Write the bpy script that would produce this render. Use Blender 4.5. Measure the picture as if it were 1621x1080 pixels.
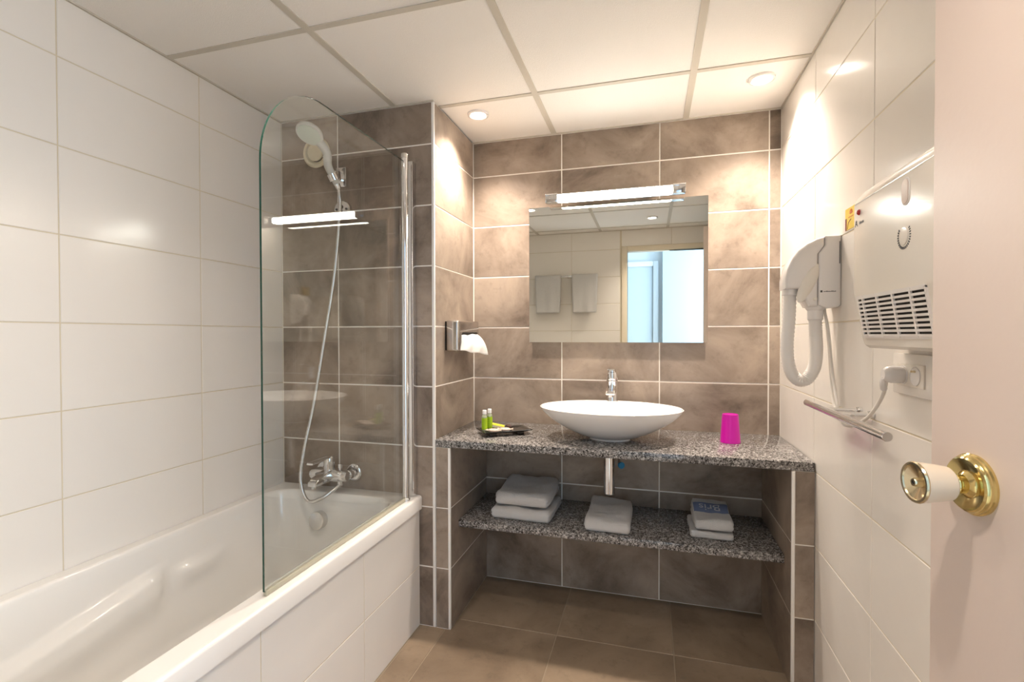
import bpy, bmesh, math, random
from mathutils import Vector, Matrix, noise

# ------------------------------------------------------------------ camera, world, exposure
SC = bpy.context.scene
COL = SC.collection
for o in list(bpy.data.objects):
    bpy.data.objects.remove(o, do_unlink=True)
PI = math.pi

cam_d = bpy.data.cameras.new('camera')
cam_d.sensor_fit = 'HORIZONTAL'
cam_d.sensor_width = 36.0
cam_d.lens = 771.3075 / 1621 * 36.0
cam_d.clip_start = 0.01
cam = bpy.data.objects.new('camera', cam_d)
COL.objects.link(cam)
_y, _p, _r = 0.2757, -0.0128, -0.002
_fw = Vector((-math.sin(_y) * math.cos(_p), math.cos(_y) * math.cos(_p), math.sin(_p)))
_rt = Vector((math.cos(_y), math.sin(_y), 0))
_up = _rt.cross(_fw)
_R = _rt * math.cos(_r) + _up * math.sin(_r)
_U = -_rt * math.sin(_r) + _up * math.cos(_r)
cam.matrix_world = Matrix(((_R.x, _U.x, -_fw.x, -0.5366), (_R.y, _U.y, -_fw.y, -2.3086),
                           (_R.z, _U.z, -_fw.z, 1.2142), (0, 0, 0, 1)))
SC.camera = cam

w = bpy.data.worlds.new('world')
SC.world = w
w.use_nodes = True
w.node_tree.nodes['Background'].inputs[0].default_value = (0.75, 0.88, 1.0, 1)
w.node_tree.nodes['Background'].inputs[1].default_value = 0.6

SC.view_settings.view_transform = 'Standard'
SC.view_settings.look = 'None'
SC.view_settings.gamma = 1.0
SC.view_settings.use_curve_mapping = False
SC.view_settings.exposure = 0.82

SPOT_W = 41.0          # ceiling downlights above the vanity
SPOT_F = 25.0          # ceiling downlight near the doorway
SPOT_T = 15.0          # ceiling downlight over the tub edge
TUBE_E = 25.0          # mirror lamp diffuser
DAY_W = 92.0           # daylight through the hall window
WARM = (1.0, 0.86, 0.74)

# ------------------------------------------------------------------ room measures (metres)
XL, XA, YT, CE = -2.139, -1.39, -0.4646, 2.171
YR = -2.335
CT, CTB = 0.7824, 0.7514      # countertop top / underside
SH = 0.424                    # shelf top

# ------------------------------------------------------------------ materials
MATS = {}


def lin(h):
    h = h.lstrip('#')
    out = []
    for i in (0, 2, 4):
        c = int(h[i:i + 2], 16) / 255
        out.append(c / 12.92 if c <= 0.04045 else ((c + 0.055) / 1.055) ** 2.4)
    return tuple(out) + (1.0,)


def mat(name, col, rough=0.5, metal=0.0, bump=None, coat=0.0, emit=None, sheen=0.0, trans=0.0, ior=1.45, spec=0.5):
    m = bpy.data.materials.new(name)
    m.use_nodes = True
    nt = m.node_tree
    b = nt.nodes['Principled BSDF']
    if isinstance(col, str):
        col = lin(col)
    b.inputs['Base Color'].default_value = col
    b.inputs['Roughness'].default_value = rough
    b.inputs['Metallic'].default_value = metal
    b.inputs['Coat Weight'].default_value = coat
    b.inputs['Coat Roughness'].default_value = 0.05
    b.inputs['Sheen Weight'].default_value = sheen
    b.inputs['Transmission Weight'].default_value = trans
    b.inputs['IOR'].default_value = ior
    b.inputs['Specular IOR Level'].default_value = spec
    if emit:
        b.inputs['Emission Color'].default_value = tuple(emit[0]) + (1.0,)
        b.inputs['Emission Strength'].default_value = emit[1]
    if bump:
        sc, st, det = bump
        tc = nt.nodes.new('ShaderNodeTexCoord')
        n = nt.nodes.new('ShaderNodeTexNoise')
        n.inputs['Scale'].default_value = sc
        n.inputs['Detail'].default_value = det
        bp = nt.nodes.new('ShaderNodeBump')
        bp.inputs['Strength'].default_value = st
        bp.inputs['Distance'].default_value = 0.01
        nt.links.new(tc.outputs['Object'], n.inputs['Vector'])
        nt.links.new(n.outputs['Fac'], bp.inputs['Height'])
        nt.links.new(bp.outputs['Normal'], b.inputs['Normal'])
    MATS[name] = m
    return m


def ramp(nt, stops, interp='LINEAR'):
    r = nt.nodes.new('ShaderNodeValToRGB')
    r.color_ramp.interpolation = interp
    e = r.color_ramp.elements
    while len(e) < len(stops):
        e.new(0.5)
    for i, (p, c) in enumerate(stops):
        e[i].position = p
        e[i].color = lin(c) if isinstance(c, str) else c
    return r


def stone_tile(name, dark, mid, light, rough, scale=3.0):
    """cloudy cement-look tile; every tile takes its own piece of the pattern"""
    m = mat(name, mid, rough)
    nt = m.node_tree
    b = nt.nodes['Principled BSDF']
    tc = nt.nodes.new('ShaderNodeTexCoord')
    oi = nt.nodes.new('ShaderNodeObjectInfo')
    mul = nt.nodes.new('ShaderNodeMath'); mul.operation = 'MULTIPLY'; mul.inputs[1].default_value = 60
    add = nt.nodes.new('ShaderNodeVectorMath'); add.operation = 'ADD'
    nt.links.new(oi.outputs['Random'], mul.inputs[0])
    nt.links.new(tc.outputs['Object'], add.inputs[0])
    nt.links.new(mul.outputs[0], add.inputs[1])
    n1 = nt.nodes.new('ShaderNodeTexNoise')
    n1.inputs['Scale'].default_value = scale; n1.inputs['Detail'].default_value = 7
    n1.inputs['Roughness'].default_value = 0.62; n1.inputs['Distortion'].default_value = 0.5
    nt.links.new(add.outputs[0], n1.inputs['Vector'])
    r = ramp(nt, [(0.33, dark), (0.48, mid), (0.66, light)])
    nt.links.new(n1.outputs['Fac'], r.inputs[0])
    n2 = nt.nodes.new('ShaderNodeTexNoise')
    n2.inputs['Scale'].default_value = 22; n2.inputs['Detail'].default_value = 6
    n2.inputs['Roughness'].default_value = 0.7
    nt.links.new(add.outputs[0], n2.inputs['Vector'])
    r2 = ramp(nt, [(0.30, (0.72, 0.72, 0.72, 1)), (0.46, (1, 1, 1, 1))])
    nt.links.new(n2.outputs['Fac'], r2.inputs[0])
    mx = nt.nodes.new('ShaderNodeMix'); mx.data_type = 'RGBA'; mx.blend_type = 'MULTIPLY'
    mx.inputs[0].default_value = 0.7
    nt.links.new(r.outputs[0], mx.inputs[6]); nt.links.new(r2.outputs[0], mx.inputs[7])
    nt.links.new(mx.outputs[2], b.inputs['Base Color'])
    bp = nt.nodes.new('ShaderNodeBump'); bp.inputs['Strength'].default_value = 0.12
    bp.inputs['Distance'].default_value = 0.004
    nt.links.new(n2.outputs['Fac'], bp.inputs['Height'])
    nt.links.new(bp.outputs['Normal'], b.inputs['Normal'])
    return m


stone_tile('taupe_tile', '#706256', '#97887A', '#B3A393', 0.36)
stone_tile('floor_tile', '#7C6B59', '#8F7D69', '#A08D77', 0.42, 2.4)
mat('white_tile', '#EFEAE3', 0.16, bump=(9, 0.10, 2), spec=0.5)
mat('grout_white', '#F7F2EA', 0.9)
mat('grout_cream', '#D9CDB4', 0.9)
mat('grout_floor', '#A69782', 0.9)
mat('white_profile', '#F8F5F0', 0.35)
mat('ceiling_panel', '#F8F4EE', 0.85, bump=(420, 0.25, 3))
mat('ceiling_bar', '#CFC8BB', 0.6)
mat('acrylic', '#F1EEE9', 0.09, coat=0.5)
mat('ceramic', '#F6F3EF', 0.07, coat=0.6)
mat('door_paint', '#DFCFC5', 0.45, bump=(60, 0.03, 2))
mat('frame_paint', '#EBDFC8', 0.45)
mat('hall_paint', '#D3DBE1', 0.8)
mat('hall_blue_paint', '#B4C6D4', 0.8)
mat('hall_door_paint', '#BFCBD4', 0.5)
mat('hall_floor', '#B9AA96', 0.5)
mat('chrome', (0.82, 0.82, 0.83, 1), 0.06, 1.0)
mat('chrome_satin', (0.72, 0.71, 0.70, 1), 0.22, 1.0)
mat('steel', (0.62, 0.60, 0.58, 1), 0.13, 1.0)
mat('aluminium', (0.80, 0.80, 0.81, 1), 0.16, 1.0)
mat('brass', (0.74, 0.60, 0.27, 1), 0.14, 1.0)
mat('pale_brass', (0.74, 0.64, 0.44, 1), 0.2, 1.0)
mat('knob_cream', '#E3D2BB', 0.3, coat=0.3)
mat('plastic_white', '#EDE9E6', 0.22, coat=0.35)
mat('plastic_warm', '#EEE8DE', 0.24, coat=0.15)
mat('hose_white', '#ECE7E2', 0.4)
mat('plastic_cream', '#EFE3C6', 0.35)
mat('shower_face', '#D3DCCF', 0.35)
mat('shower_grey', '#D9D8D2', 0.28)
mat('dark_gap', '#1A1613', 0.8)
mat('grey_print', '#4A4A4C', 0.6)
mat('pale_print', '#8E8E90', 0.6)
mat('red_lamp', '#B3201B', 0.12, coat=0.6)
mat('cord_white', '#E9E4DC', 0.5)
mat('towel', '#F6F4F2', 0.95, bump=(420, 1.0, 4))
mat('towel_blue', '#7C8CB0', 0.95, bump=(500, 0.5, 3))
mat('towel_print', '#D4D6DC', 0.95)
mat('tissue', '#F5F2EE', 0.9)
mat('magenta', '#C40A9E', 0.28, coat=0.2)
mat('label_green', '#A9CC1E', 0.5)
mat('label_dark_green', '#7FA30F', 0.5)
mat('bottle_glass', '#DDE6C6', 0.12, trans=0.55, ior=1.45)
mat('cap_white', '#EFEDEA', 0.35)
mat('lacquer', '#10100E', 0.06, coat=0.5)
mat('soap_wrap', '#D9C4B4', 0.45)
mat('yellow_box', '#D9D63A', 0.5)
mat('cream_box', '#E8DFC0', 0.5)
mat('brown_box', '#4A342C', 0.5)
mat('card_yellow', '#E6C63F', 0.5)
mat('card_orange', '#DE7A22', 0.5)
mat('card_brown', '#7A2F1E', 0.5)
mat('valve_blue', '#1E7FB0', 0.4)
mat('seal', '#EDE7CF', 0.3, trans=0.5)
mat('lamp_lens', '#FFFFFF', 0.4, emit=((1.0, 0.90, 0.78), 14.0))
mat('tube_lens', '#FFFFFF', 0.4, emit=((1.0, 0.965, 0.87), TUBE_E))
mat('mirror', (0.86, 0.87, 0.82, 1), 0.0, 1.0)
mat('mirror_edge', '#C9D6CF', 0.15)


def granite():
    m = mat('granite', '#7A746F', 0.10)
    nt = m.node_tree
    b = nt.nodes['Principled BSDF']
    tc = nt.nodes.new('ShaderNodeTexCoord')
    v = nt.nodes.new('ShaderNodeTexVoronoi'); v.inputs['Scale'].default_value = 310
    v2 = nt.nodes.new('ShaderNodeTexVoronoi'); v2.inputs['Scale'].default_value = 150
    for q in (v, v2):
        nt.links.new(tc.outputs['Object'], q.inputs['Vector'])
    s = nt.nodes.new('ShaderNodeSeparateColor')
    nt.links.new(v.outputs['Color'], s.inputs[0])
    r = ramp(nt, [(0.0, '#1F1D1C'), (0.30, '#4C4947'), (0.54, '#858280'), (0.78, '#B7B3B0'), (0.93, '#DDD9D6')], 'CONSTANT')
    nt.links.new(s.outputs[0], r.inputs[0])
    s2 = nt.nodes.new('ShaderNodeSeparateColor')
    nt.links.new(v2.outputs['Color'], s2.inputs[0])
    r2 = ramp(nt, [(0.0, '#2B2928'), (0.25, '#76736F'), (0.62, '#A5A19E'), (0.86, '#CECAC6')], 'CONSTANT')
    nt.links.new(s2.outputs[1], r2.inputs[0])
    mx = nt.nodes.new('ShaderNodeMix'); mx.data_type = 'RGBA'; mx.inputs[0].default_value = 0.42
    nt.links.new(r.outputs[0], mx.inputs[6]); nt.links.new(r2.outputs[0], mx.inputs[7])
    nt.links.new(mx.outputs[2], b.inputs['Base Color'])


granite()


def thin_glass(name, tint, f0):
    m = bpy.data.materials.new(name)
    m.use_nodes = True
    nt = m.node_tree
    nt.nodes.clear()
    out = nt.nodes.new('ShaderNodeOutputMaterial')
    tr = nt.nodes.new('ShaderNodeBsdfTransparent'); tr.inputs[0].default_value = tint
    gl = nt.nodes.new('ShaderNodeBsdfGlossy'); gl.inputs['Roughness'].default_value = 0.0
    lw = nt.nodes.new('ShaderNodeLayerWeight'); lw.inputs[0].default_value = 0.5
    pw = nt.nodes.new('ShaderNodeMath'); pw.operation = 'POWER'; pw.inputs[1].default_value = 5
    ma = nt.nodes.new('ShaderNodeMath'); ma.operation = 'MULTIPLY_ADD'
    ma.inputs[1].default_value = 1 - f0; ma.inputs[2].default_value = f0
    mx = nt.nodes.new('ShaderNodeMixShader')
    nt.links.new(lw.outputs['Facing'], pw.inputs[0])
    nt.links.new(pw.outputs[0], ma.inputs[0])
    nt.links.new(ma.outputs[0], mx.inputs[0])
    nt.links.new(tr.outputs[0], mx.inputs[1]); nt.links.new(gl.outputs[0], mx.inputs[2])
    nt.links.new(mx.outputs[0], out.inputs[0])
    MATS[name] = m


thin_glass('screen_glass', (0.965, 0.975, 0.965, 1), 0.055)
mat('glass_edge', (0.004, 0.06, 0.04, 1), 0.15, coat=0.5)

# ------------------------------------------------------------------ mesh helpers (world coordinates)
WLOC = {}


class G:
    """collects geometry for one mesh"""

    def __init__(self):
        self.v, self.f, self.mi = [], [], []

    def add(self, vs, fs, mi=0):
        n = len(self.v)
        self.v += [tuple(p) for p in vs]
        self.f += [tuple(i + n for i in q) for q in fs]
        self.mi += [mi] * len(fs)
        return self

    def bm(self, bm, mi=0):
        bm.verts.index_update()
        self.add([v.co.copy() for v in bm.verts], [[v.index for v in f.verts] for f in bm.faces], mi)
        bm.free()
        return self

    def box(self, x0, x1, y0, y1, z0, z1, bev=0.0, seg=2, mi=0, M=None):
        bm = bmesh.new()
        bmesh.ops.create_cube(bm, size=1)
        for v in bm.verts:
            v.co = Vector(((x0 + x1) / 2 + v.co.x * (x1 - x0), (y0 + y1) / 2 + v.co.y * (y1 - y0),
                           (z0 + z1) / 2 + v.co.z * (z1 - z0)))
        if bev:
            bmesh.ops.bevel(bm, geom=list(bm.edges), offset=bev, segments=seg, profile=0.5, affect='EDGES')
        if M is not None:
            bmesh.ops.transform(bm, matrix=M, verts=list(bm.verts))
        return self.bm(bm, mi)

    def prism(self, poly, ax, a0, a1, bev=0.0, seg=3, mi=0, M=None):
        """poly in the plane across axis ax: x->(y,z), y->(x,z), z->(x,y)"""
        def pt(p, a):
            return {'x': (a, p[0], p[1]), 'y': (p[0], a, p[1]), 'z': (p[0], p[1], a)}[ax]
        bm = bmesh.new()
        A = [bm.verts.new(pt(p, a0)) for p in poly]
        B = [bm.verts.new(pt(p, a1)) for p in poly]
        n = len(poly)
        bm.faces.new(A); bm.faces.new(B[::-1])
        for i in range(n):
            bm.faces.new((A[i], B[i], B[(i + 1) % n], A[(i + 1) % n]))
        bmesh.ops.recalc_face_normals(bm, faces=list(bm.faces))
        if bev:
            es = [e for e in bm.edges if (e.verts[0] in A) == (e.verts[1] in A)]
            bmesh.ops.bevel(bm, geom=es, offset=bev, segments=seg, profile=0.5, affect='EDGES')
        if M is not None:
            bmesh.ops.transform(bm, matrix=M, verts=list(bm.verts))
        return self.bm(bm, mi)

    def lathe(self, prof, org, axis=(0, 0, 1), seg=32, mi=0, sx=1.0, sy=1.0, ref=None):
        ax = Vector(axis).normalized()
        r = Vector(ref) if ref else (Vector((1, 0, 0)) if abs(ax.x) < 0.9 else Vector((0, 1, 0)))
        e1 = (r - ax * r.dot(ax)).normalized()
        e2 = ax.cross(e1)
        org = Vector(org)
        vs, fs, rings = [], [], []
        for rad, h in prof:
            if rad < 1e-6:
                rings.append([len(vs)]); vs.append(org + ax * h)
            else:
                k = len(vs)
                for i in range(seg):
                    a = 2 * PI * i / seg
                    vs.append(org + ax * h + e1 * (rad * sx * math.cos(a)) + e2 * (rad * sy * math.sin(a)))
                rings.append(list(range(k, k + seg)))
        for A, B in zip(rings, rings[1:]):
            for i in range(seg):
                j = (i + 1) % seg
                if len(A) == 1 and len(B) == 1:
                    continue
                if len(A) == 1:
                    fs.append((A[0], B[i], B[j]))
                elif len(B) == 1:
                    fs.append((A[i], B[0], A[j]))
                else:
                    fs.append((A[i], B[i], B[j], A[j]))
        return self.add(vs, fs, mi)

    def tube(self, path, rad, seg=14, mi=0, caps=True, flat=None):
        pts = [Vector(p) for p in path]
        n = len(pts)
        T = []
        for i in range(n):
            T.append((pts[min(i + 1, n - 1)] - pts[max(i - 1, 0)]).normalized())
        u = Vector((0, 0, 1)) if abs(T[0].z) < 0.9 else Vector((0, 1, 0))
        u = (u - T[0] * u.dot(T[0])).normalized()
        vs, fs = [], []
        for i in range(n):
            u = (u - T[i] * u.dot(T[i])).normalized()
            b = T[i].cross(u)
            r = rad[i] if isinstance(rad, (list, tuple)) else rad
            fl = flat if flat else 1.0
            for k in range(seg):
                a = 2 * PI * k / seg
                vs.append(pts[i] + u * (r * math.cos(a)) + b * (r * fl * math.sin(a)))
        for i in range(n - 1):
            for k in range(seg):
                k2 = (k + 1) % seg
                fs.append((i * seg + k, i * seg + k2, (i + 1) * seg + k2, (i + 1) * seg + k))
        if caps:
            fs.append(tuple(range(seg))[::-1])
            fs.append(tuple((n - 1) * seg + k for k in range(seg)))
        return self.add(vs, fs, mi)

    def grid(self, fn, nu, nv, mi=0):
        vs = [fn(i / nu, j / nv) for i in range(nu + 1) for j in range(nv + 1)]
        fs = [(i * (nv + 1) + j, (i + 1) * (nv + 1) + j, (i + 1) * (nv + 1) + j + 1, i * (nv + 1) + j + 1)
              for i in range(nu) for j in range(nv)]
        return self.add(vs, fs, mi)


def spline(pts, per=10):
    P = [Vector(p) for p in pts]
    P = [P[0] * 2 - P[1]] + P + [P[-1] * 2 - P[-2]]
    out = []
    for i in range(1, len(P) - 2):
        a, b, c, d = P[i - 1:i + 3]
        for k in range(per):
            t = k / per
            out.append(0.5 * ((2 * b) + (c - a) * t + (2 * a - 5 * b + 4 * c - d) * t * t + (3 * b - a - 3 * c + d) * t ** 3))
    out.append(P[-2].copy())
    return out


def tag(o, label, cat, group=None, kind=None):
    o['label'] = label
    o['category'] = cat
    if group:
        o['group'] = group
    if kind:
        o['kind'] = kind
    return o


def obj(name, g, mats, parent=None, loc=(0, 0, 0), smooth=35, fixn=True):
    """one mesh object; geometry in world coordinates, origin at loc (or at the parent's origin)"""
    base = WLOC[parent] if parent is not None else Vector(loc)
    me = bpy.data.meshes.new(name)
    me.from_pydata([Vector(p) - base for p in g.v], [], g.f)
    if isinstance(mats, str):
        mats = [mats]
    for m in mats:
        me.materials.append(MATS[m])
    if len(mats) > 1:
        me.polygons.foreach_set('material_index', g.mi)
    if fixn:
        bm = bmesh.new(); bm.from_mesh(me)
        bmesh.ops.remove_doubles(bm, verts=list(bm.verts), dist=1e-6)
        bmesh.ops.recalc_face_normals(bm, faces=list(bm.faces))
        bm.to_mesh(me); bm.free()
    if smooth:
        me.polygons.foreach_set('use_smooth', [True] * len(me.polygons))
        me.set_sharp_from_angle(angle=math.radians(smooth))
    me.update()
    o = bpy.data.objects.new(name, me)
    COL.objects.link(o)
    if parent is not None:
        o.parent = parent
    else:
        o.location = base
    WLOC[o] = base
    return o


def thing(name, loc, label, cat, group=None, kind=None):
    o = bpy.data.objects.new(name, None)
    o.empty_display_size = 0.05
    COL.objects.link(o)
    o.location = loc
    WLOC[o] = Vector(loc)
    return tag(o, label, cat, group, kind)


def text_geo(body, size, M, thick=0.0004):
    cu = bpy.data.curves.new('lettering', 'FONT')
    cu.body = body
    cu.size = size
    cu.extrude = thick
    cu.align_x = 'CENTER'
    cu.align_y = 'CENTER'
    to = bpy.data.objects.new('lettering', cu)
    COL.objects.link(to)
    bpy.context.view_layer.update()
    me = bpy.data.meshes.new_from_object(to.evaluated_get(bpy.context.evaluated_depsgraph_get()))
    g = G()
    g.add([M @ v.co for v in me.vertices], [tuple(p.vertices) for p in me.polygons])
    bpy.data.objects.remove(to, do_unlink=True)
    bpy.data.curves.remove(cu)
    bpy.data.meshes.remove(me)
    return g


_TM = {}


def tile_mesh(wd, ht, m, dep=0.0042, bev=0.0012):
    key = (round(wd, 3), round(ht, 3), m)
    if key not in _TM:
        a, b = wd / 2, ht / 2
        vs = [(-a, -b, -dep), (a, -b, -dep), (a, b, -dep), (-a, b, -dep),
              (-a, -b, -bev), (a, -b, -bev), (a, b, -bev), (-a, b, -bev),
              (-a + bev, -b + bev, 0), (a - bev, -b + bev, 0), (a - bev, b - bev, 0), (-a + bev, b - bev, 0)]
        fs = [(8, 9, 10, 11)]
        for i in range(4):
            j = (i + 1) % 4
            fs += [(i, j, 4 + j, 4 + i), (4 + i, 4 + j, 8 + j, 8 + i)]
        me = bpy.data.meshes.new('tile')
        me.from_pydata(vs, [], fs)
        me.materials.append(MATS[m])
        _TM[key] = me
    return _TM[key]


def tiles(parent, org, e1, e2, us, vs, m, gap=0.004, name='tile', edge=0.5):
    """lay tiles on the plane org + u e1 + v e2; the face looks along e1 x e2; us, vs are joint positions"""
    e1, e2 = Vector(e1), Vector(e2)
    n = e1.cross(e2)
    base = WLOC[parent]
    for i in range(len(us) - 1):
        for j in range(len(vs) - 1):
            u0, u1, v0, v1 = us[i] + gap / 2, us[i + 1] - gap / 2, vs[j] + gap / 2, vs[j + 1] - gap / 2
            if u1 - u0 < 0.012 or v1 - v0 < 0.012:
                continue
            o = bpy.data.objects.new(name, tile_mesh(u1 - u0, v1 - v0, m))
            c = Vector(org) + e1 * ((u0 + u1) / 2) + e2 * ((v0 + v1) / 2) - base
            o.matrix_local = Matrix(((e1.x, e2.x, n.x, c.x), (e1.y, e2.y, n.y, c.y), (e1.z, e2.z, n.z, c.z), (0, 0, 0, 1)))
            COL.objects.link(o)
            o.parent = parent
            o.matrix_parent_inverse = Matrix.Identity(4)
            WLOC[o] = Vector((0, 0, 0))


def cuts(a, b, joints):
    return [a] + sorted(j for j in joints if a + 0.004 < j < b - 0.004) + [b]


ROWS = [0.25 * k for k in range(0, 9)] + [CE]
R2 = 0.0015   # joints sit this far behind the tile faces

# ------------------------------------------------------------------ the setting
fl = obj('floor', G().box(-2.3, 0.12, YR, 0.12, -0.1, -R2), 'grout_floor', smooth=0)
tag(fl, 'bathroom floor of large square brown-grey tiles', 'floor', kind='structure')
tiles(fl, (0, 0, 0), (1, 0, 0), (0, 1, 0), cuts(-1.458, 0, [-0.448, -0.898, -1.348]),
      cuts(YR, 0, [-0.383 - 0.45 * k for k in range(5)]), 'floor_tile', 0.003)

wl = obj('wall_left', G().box(XL - 0.1, XL - R2, YR - 0.08, 0, 0, CE), 'grout_cream', smooth=0)
tag(wl, 'white tiled wall running along the bathtub', 'wall', kind='structure')
tiles(wl, (XL, 0, 0), (0, 1, 0), (0, 0, 1), cuts(YR, YT, [-0.4300 - 0.4504 * k for k in range(5)]), ROWS[2:], 'white_tile', 0.003)

wr = obj('wall_right', G().box(R2, 0.1, YR - 0.08, 0, 0, CE), 'grout_cream', smooth=0)
tag(wr, 'white tiled wall that carries the hair dryer and fan heater', 'wall', kind='structure')
tiles(wr, (0, 0, 0), (0, -1, 0), (0, 0, 1), cuts(0, -YR, [0.440 + 0.4504 * k for k in range(5)]), ROWS, 'white_tile', 0.003)

wb = obj('wall_back', G().box(XA - 0.02, 0.1, R2, 0.12, 0, CE), 'grout_white', smooth=0)
tag(wb, 'taupe tiled wall with pale joints behind the mirror and basin', 'wall', kind='structure')
BJ = [-0.047 - 0.4475 * k for k in range(3)]
tiles(wb, (0, 0, 0), (1, 0, 0), (0, 0, 1), cuts(XA, 0, BJ), ROWS, 'taupe_tile', 0.0055)

wa = obj('wall_alcove', G().box(XL - 0.1, XA - R2, YT + R2, 0.12, 0, CE), 'grout_white', smooth=0)
tag(wa, 'taupe tiled wall block at the tap end of the bathtub', 'wall', kind='structure')
tiles(wa, (0, YT, 0), (1, 0, 0), (0, 0, 1), cuts(XL, XA - 0.009, [-1.8464]), ROWS, 'taupe_tile', 0.005)
tiles(wa, (XA, 0, 0), (0, 1, 0), (0, 0, 1), [YT + 0.009, 0], ROWS[3:], 'taupe_tile', 0.005)

OPX, OPZ = -0.737, 1.975       # doorway
wf = G()
wf.box(XL - 0.1, OPX - 0.01, YR - 0.08, YR - R2, 0, CE)
wf.box(OPX - 0.01, 0.1, YR - 0.08, YR - R2, OPZ + 0.01, CE)
wf = obj('wall_front', wf, 'grout_cream', smooth=0)
tag(wf, 'white tiled wall with the doorway, seen in the mirror', 'wall', kind='structure')
tiles(wf, (0, YR, 0), (-1, 0, 0), (0, 0, 1), cuts(0.789, -XL, [0.80, 1.25, 1.70]), ROWS, 'white_tile', 0.003)
tiles(wf, (0, YR, 0), (-1, 0, 0), (0, 0, 1), cuts(0, 0.789, [0.35]), [2.024, CE], 'white_tile', 0.003)

tr = G()
tr.box(OPX - 0.05, OPX, YR - 0.085, YR + 0.012, 0, OPZ + 0.047, 0.004)
tr.box(OPX, -0.002, YR - 0.085, YR + 0.012, OPZ, OPZ + 0.047, 0.004)
tr.box(-0.038, -0.002, YR - 0.085, YR + 0.012, 0, OPZ, 0.004)
tr = obj('trim_1', tr, 'frame_paint')
tag(tr, 'cream painted frame around the doorway, seen in the mirror', 'door frame', kind='structure')

t2 = obj('trim_2', G().box(XA - 0.0095, XA + 0.0015, YT - 0.0015, YT + 0.0095, 0, CE - 0.001, 0.003), 'white_profile')
tag(t2, 'tall white edge strip on the corner beside the shower screen', 'edge strip', kind='structure')

# ceiling: dropped panels on a light grid
ce = obj('ceiling', G().box(XL - 0.1, 0.1, YR - 0.08, 0.12, CE + 0.014, CE + 0.08), 'ceiling_panel', smooth=0)
tag(ce, 'dropped ceiling of large off-white square panels', 'ceiling', kind='structure')
CX = [XL, -1.57, -0.978, -0.384, 0]
CY = [YR, -2.19, -1.595, -1.0, -0.405, 0]
for i in range(4):
    for j in range(5):
        if CX[i] < XA - 0.01 and j == 4 and CX[i + 1] <= XA:
            continue
        x0 = CX[i]
        if j == 4 and x0 < XA:
            x0 = XA
        y1 = CY[j + 1]
        obj('panel', G().box(x0 + 0.001, CX[i + 1] - 0.001, CY[j] + 0.001, y1 - 0.001, CE + 0.004, CE + 0.016), 'ceiling_panel', ce, smooth=0)
for x in CX[1:4]:
    y1 = YT if x < XA else 0
    obj('grid_bar', G().box(x - 0.012, x + 0.012, YR, y1, CE + 0.0005, CE + 0.006), 'ceiling_bar', ce, smooth=0)
for y in CY[1:5]:
    x0 = XA if y > YT else XL
    for a, b in zip(CX, CX[1:]):
        a = max(a, x0)
        if b - a > 0.05:
            obj('grid_bar', G().box(a + 0.012 * (a != x0), b - 0.012 * (b < -0.01), y - 0.010, y + 0.010, CE + 0.0008, CE + 0.006), 'ceiling_bar', ce, smooth=0)
obj('edge_angle', G().box(XL, XL + 0.006, YR, YT, CE - 0.001, CE + 0.006).box(-0.006, 0, YR, 0, CE - 0.001, CE + 0.006)
    .box(XA, 0, -0.006, 0, CE - 0.001, CE + 0.006).box(XL, XA, YT - 0.006, YT, CE - 0.001, CE + 0.006)
    .box(XL, 0, YR, YR + 0.006, CE - 0.001, CE + 0.006), 'ceiling_bar', ce, smooth=0)

# the room beyond the doorway
hf = obj('floor_hall', G().box(-2.4, 1.5, -4.0, YR, -0.1, -0.002), 'hall_floor', smooth=0)
tag(hf, 'floor of the hall beyond the doorway', 'floor', kind='structure')
hc = obj('ceiling_hall', G().box(-2.4, 1.5, -4.0, YR - 0.09, 2.5, 2.58), 'hall_paint', smooth=0)
tag(hc, 'ceiling of the hall beyond the doorway', 'ceiling', kind='structure')
hw = G().box(-2.4, 1.5, -4.08, -3.75, 0, 2.5)
hw = obj('wall_hall', hw, 'hall_paint', smooth=0)
tag(hw, 'pale wall of the hall with a door, seen in the mirror', 'wall', kind='structure')
hb = obj('wall_hall_near', G().box(-0.395, 1.5, -3.75, -3.66, 0, 2.5), 'hall_blue_paint', smooth=0)
tag(hb, 'bright wall corner in the hall, seen in the mirror', 'wall', kind='structure')
he = obj('wall_hall_end', G().box(-2.48, -2.40, -4.08, YR - 0.08, 0, 2.5), 'hall_paint', smooth=0)
tag(he, 'end wall of the hall out of view', 'wall', kind='structure')
hs = G().box(XL - 0.3, 0.1, YR - 0.085, YR - 0.081, CE, 2.5).box(0.1, 1.5, YR - 0.085, YR - 0.08, 0, 2.5)
hs = obj('wall_hall_side', hs, 'hall_paint', smooth=0)
tag(hs, 'hall side of the bathroom partition', 'wall', kind='structure')
hd = obj('door_2', G().box(-1.26, -0.50, -3.75, -3.735, 0.004, 2.02, 0.002), 'hall_door_paint')
tag(hd, 'pale blue-grey hall door, seen in the mirror', 'door', kind='structure')
obj('door_frame', G().box(-0.50, -0.44, -3.75, -3.715, 0, 2.08, 0.006).box(-1.32, -1.26, -3.75, -3.715, 0, 2.08, 0.006)
    .box(-1.26, -0.50, -3.75, -3.715, 2.02, 2.08, 0.006), 'hall_paint', hd)
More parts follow.
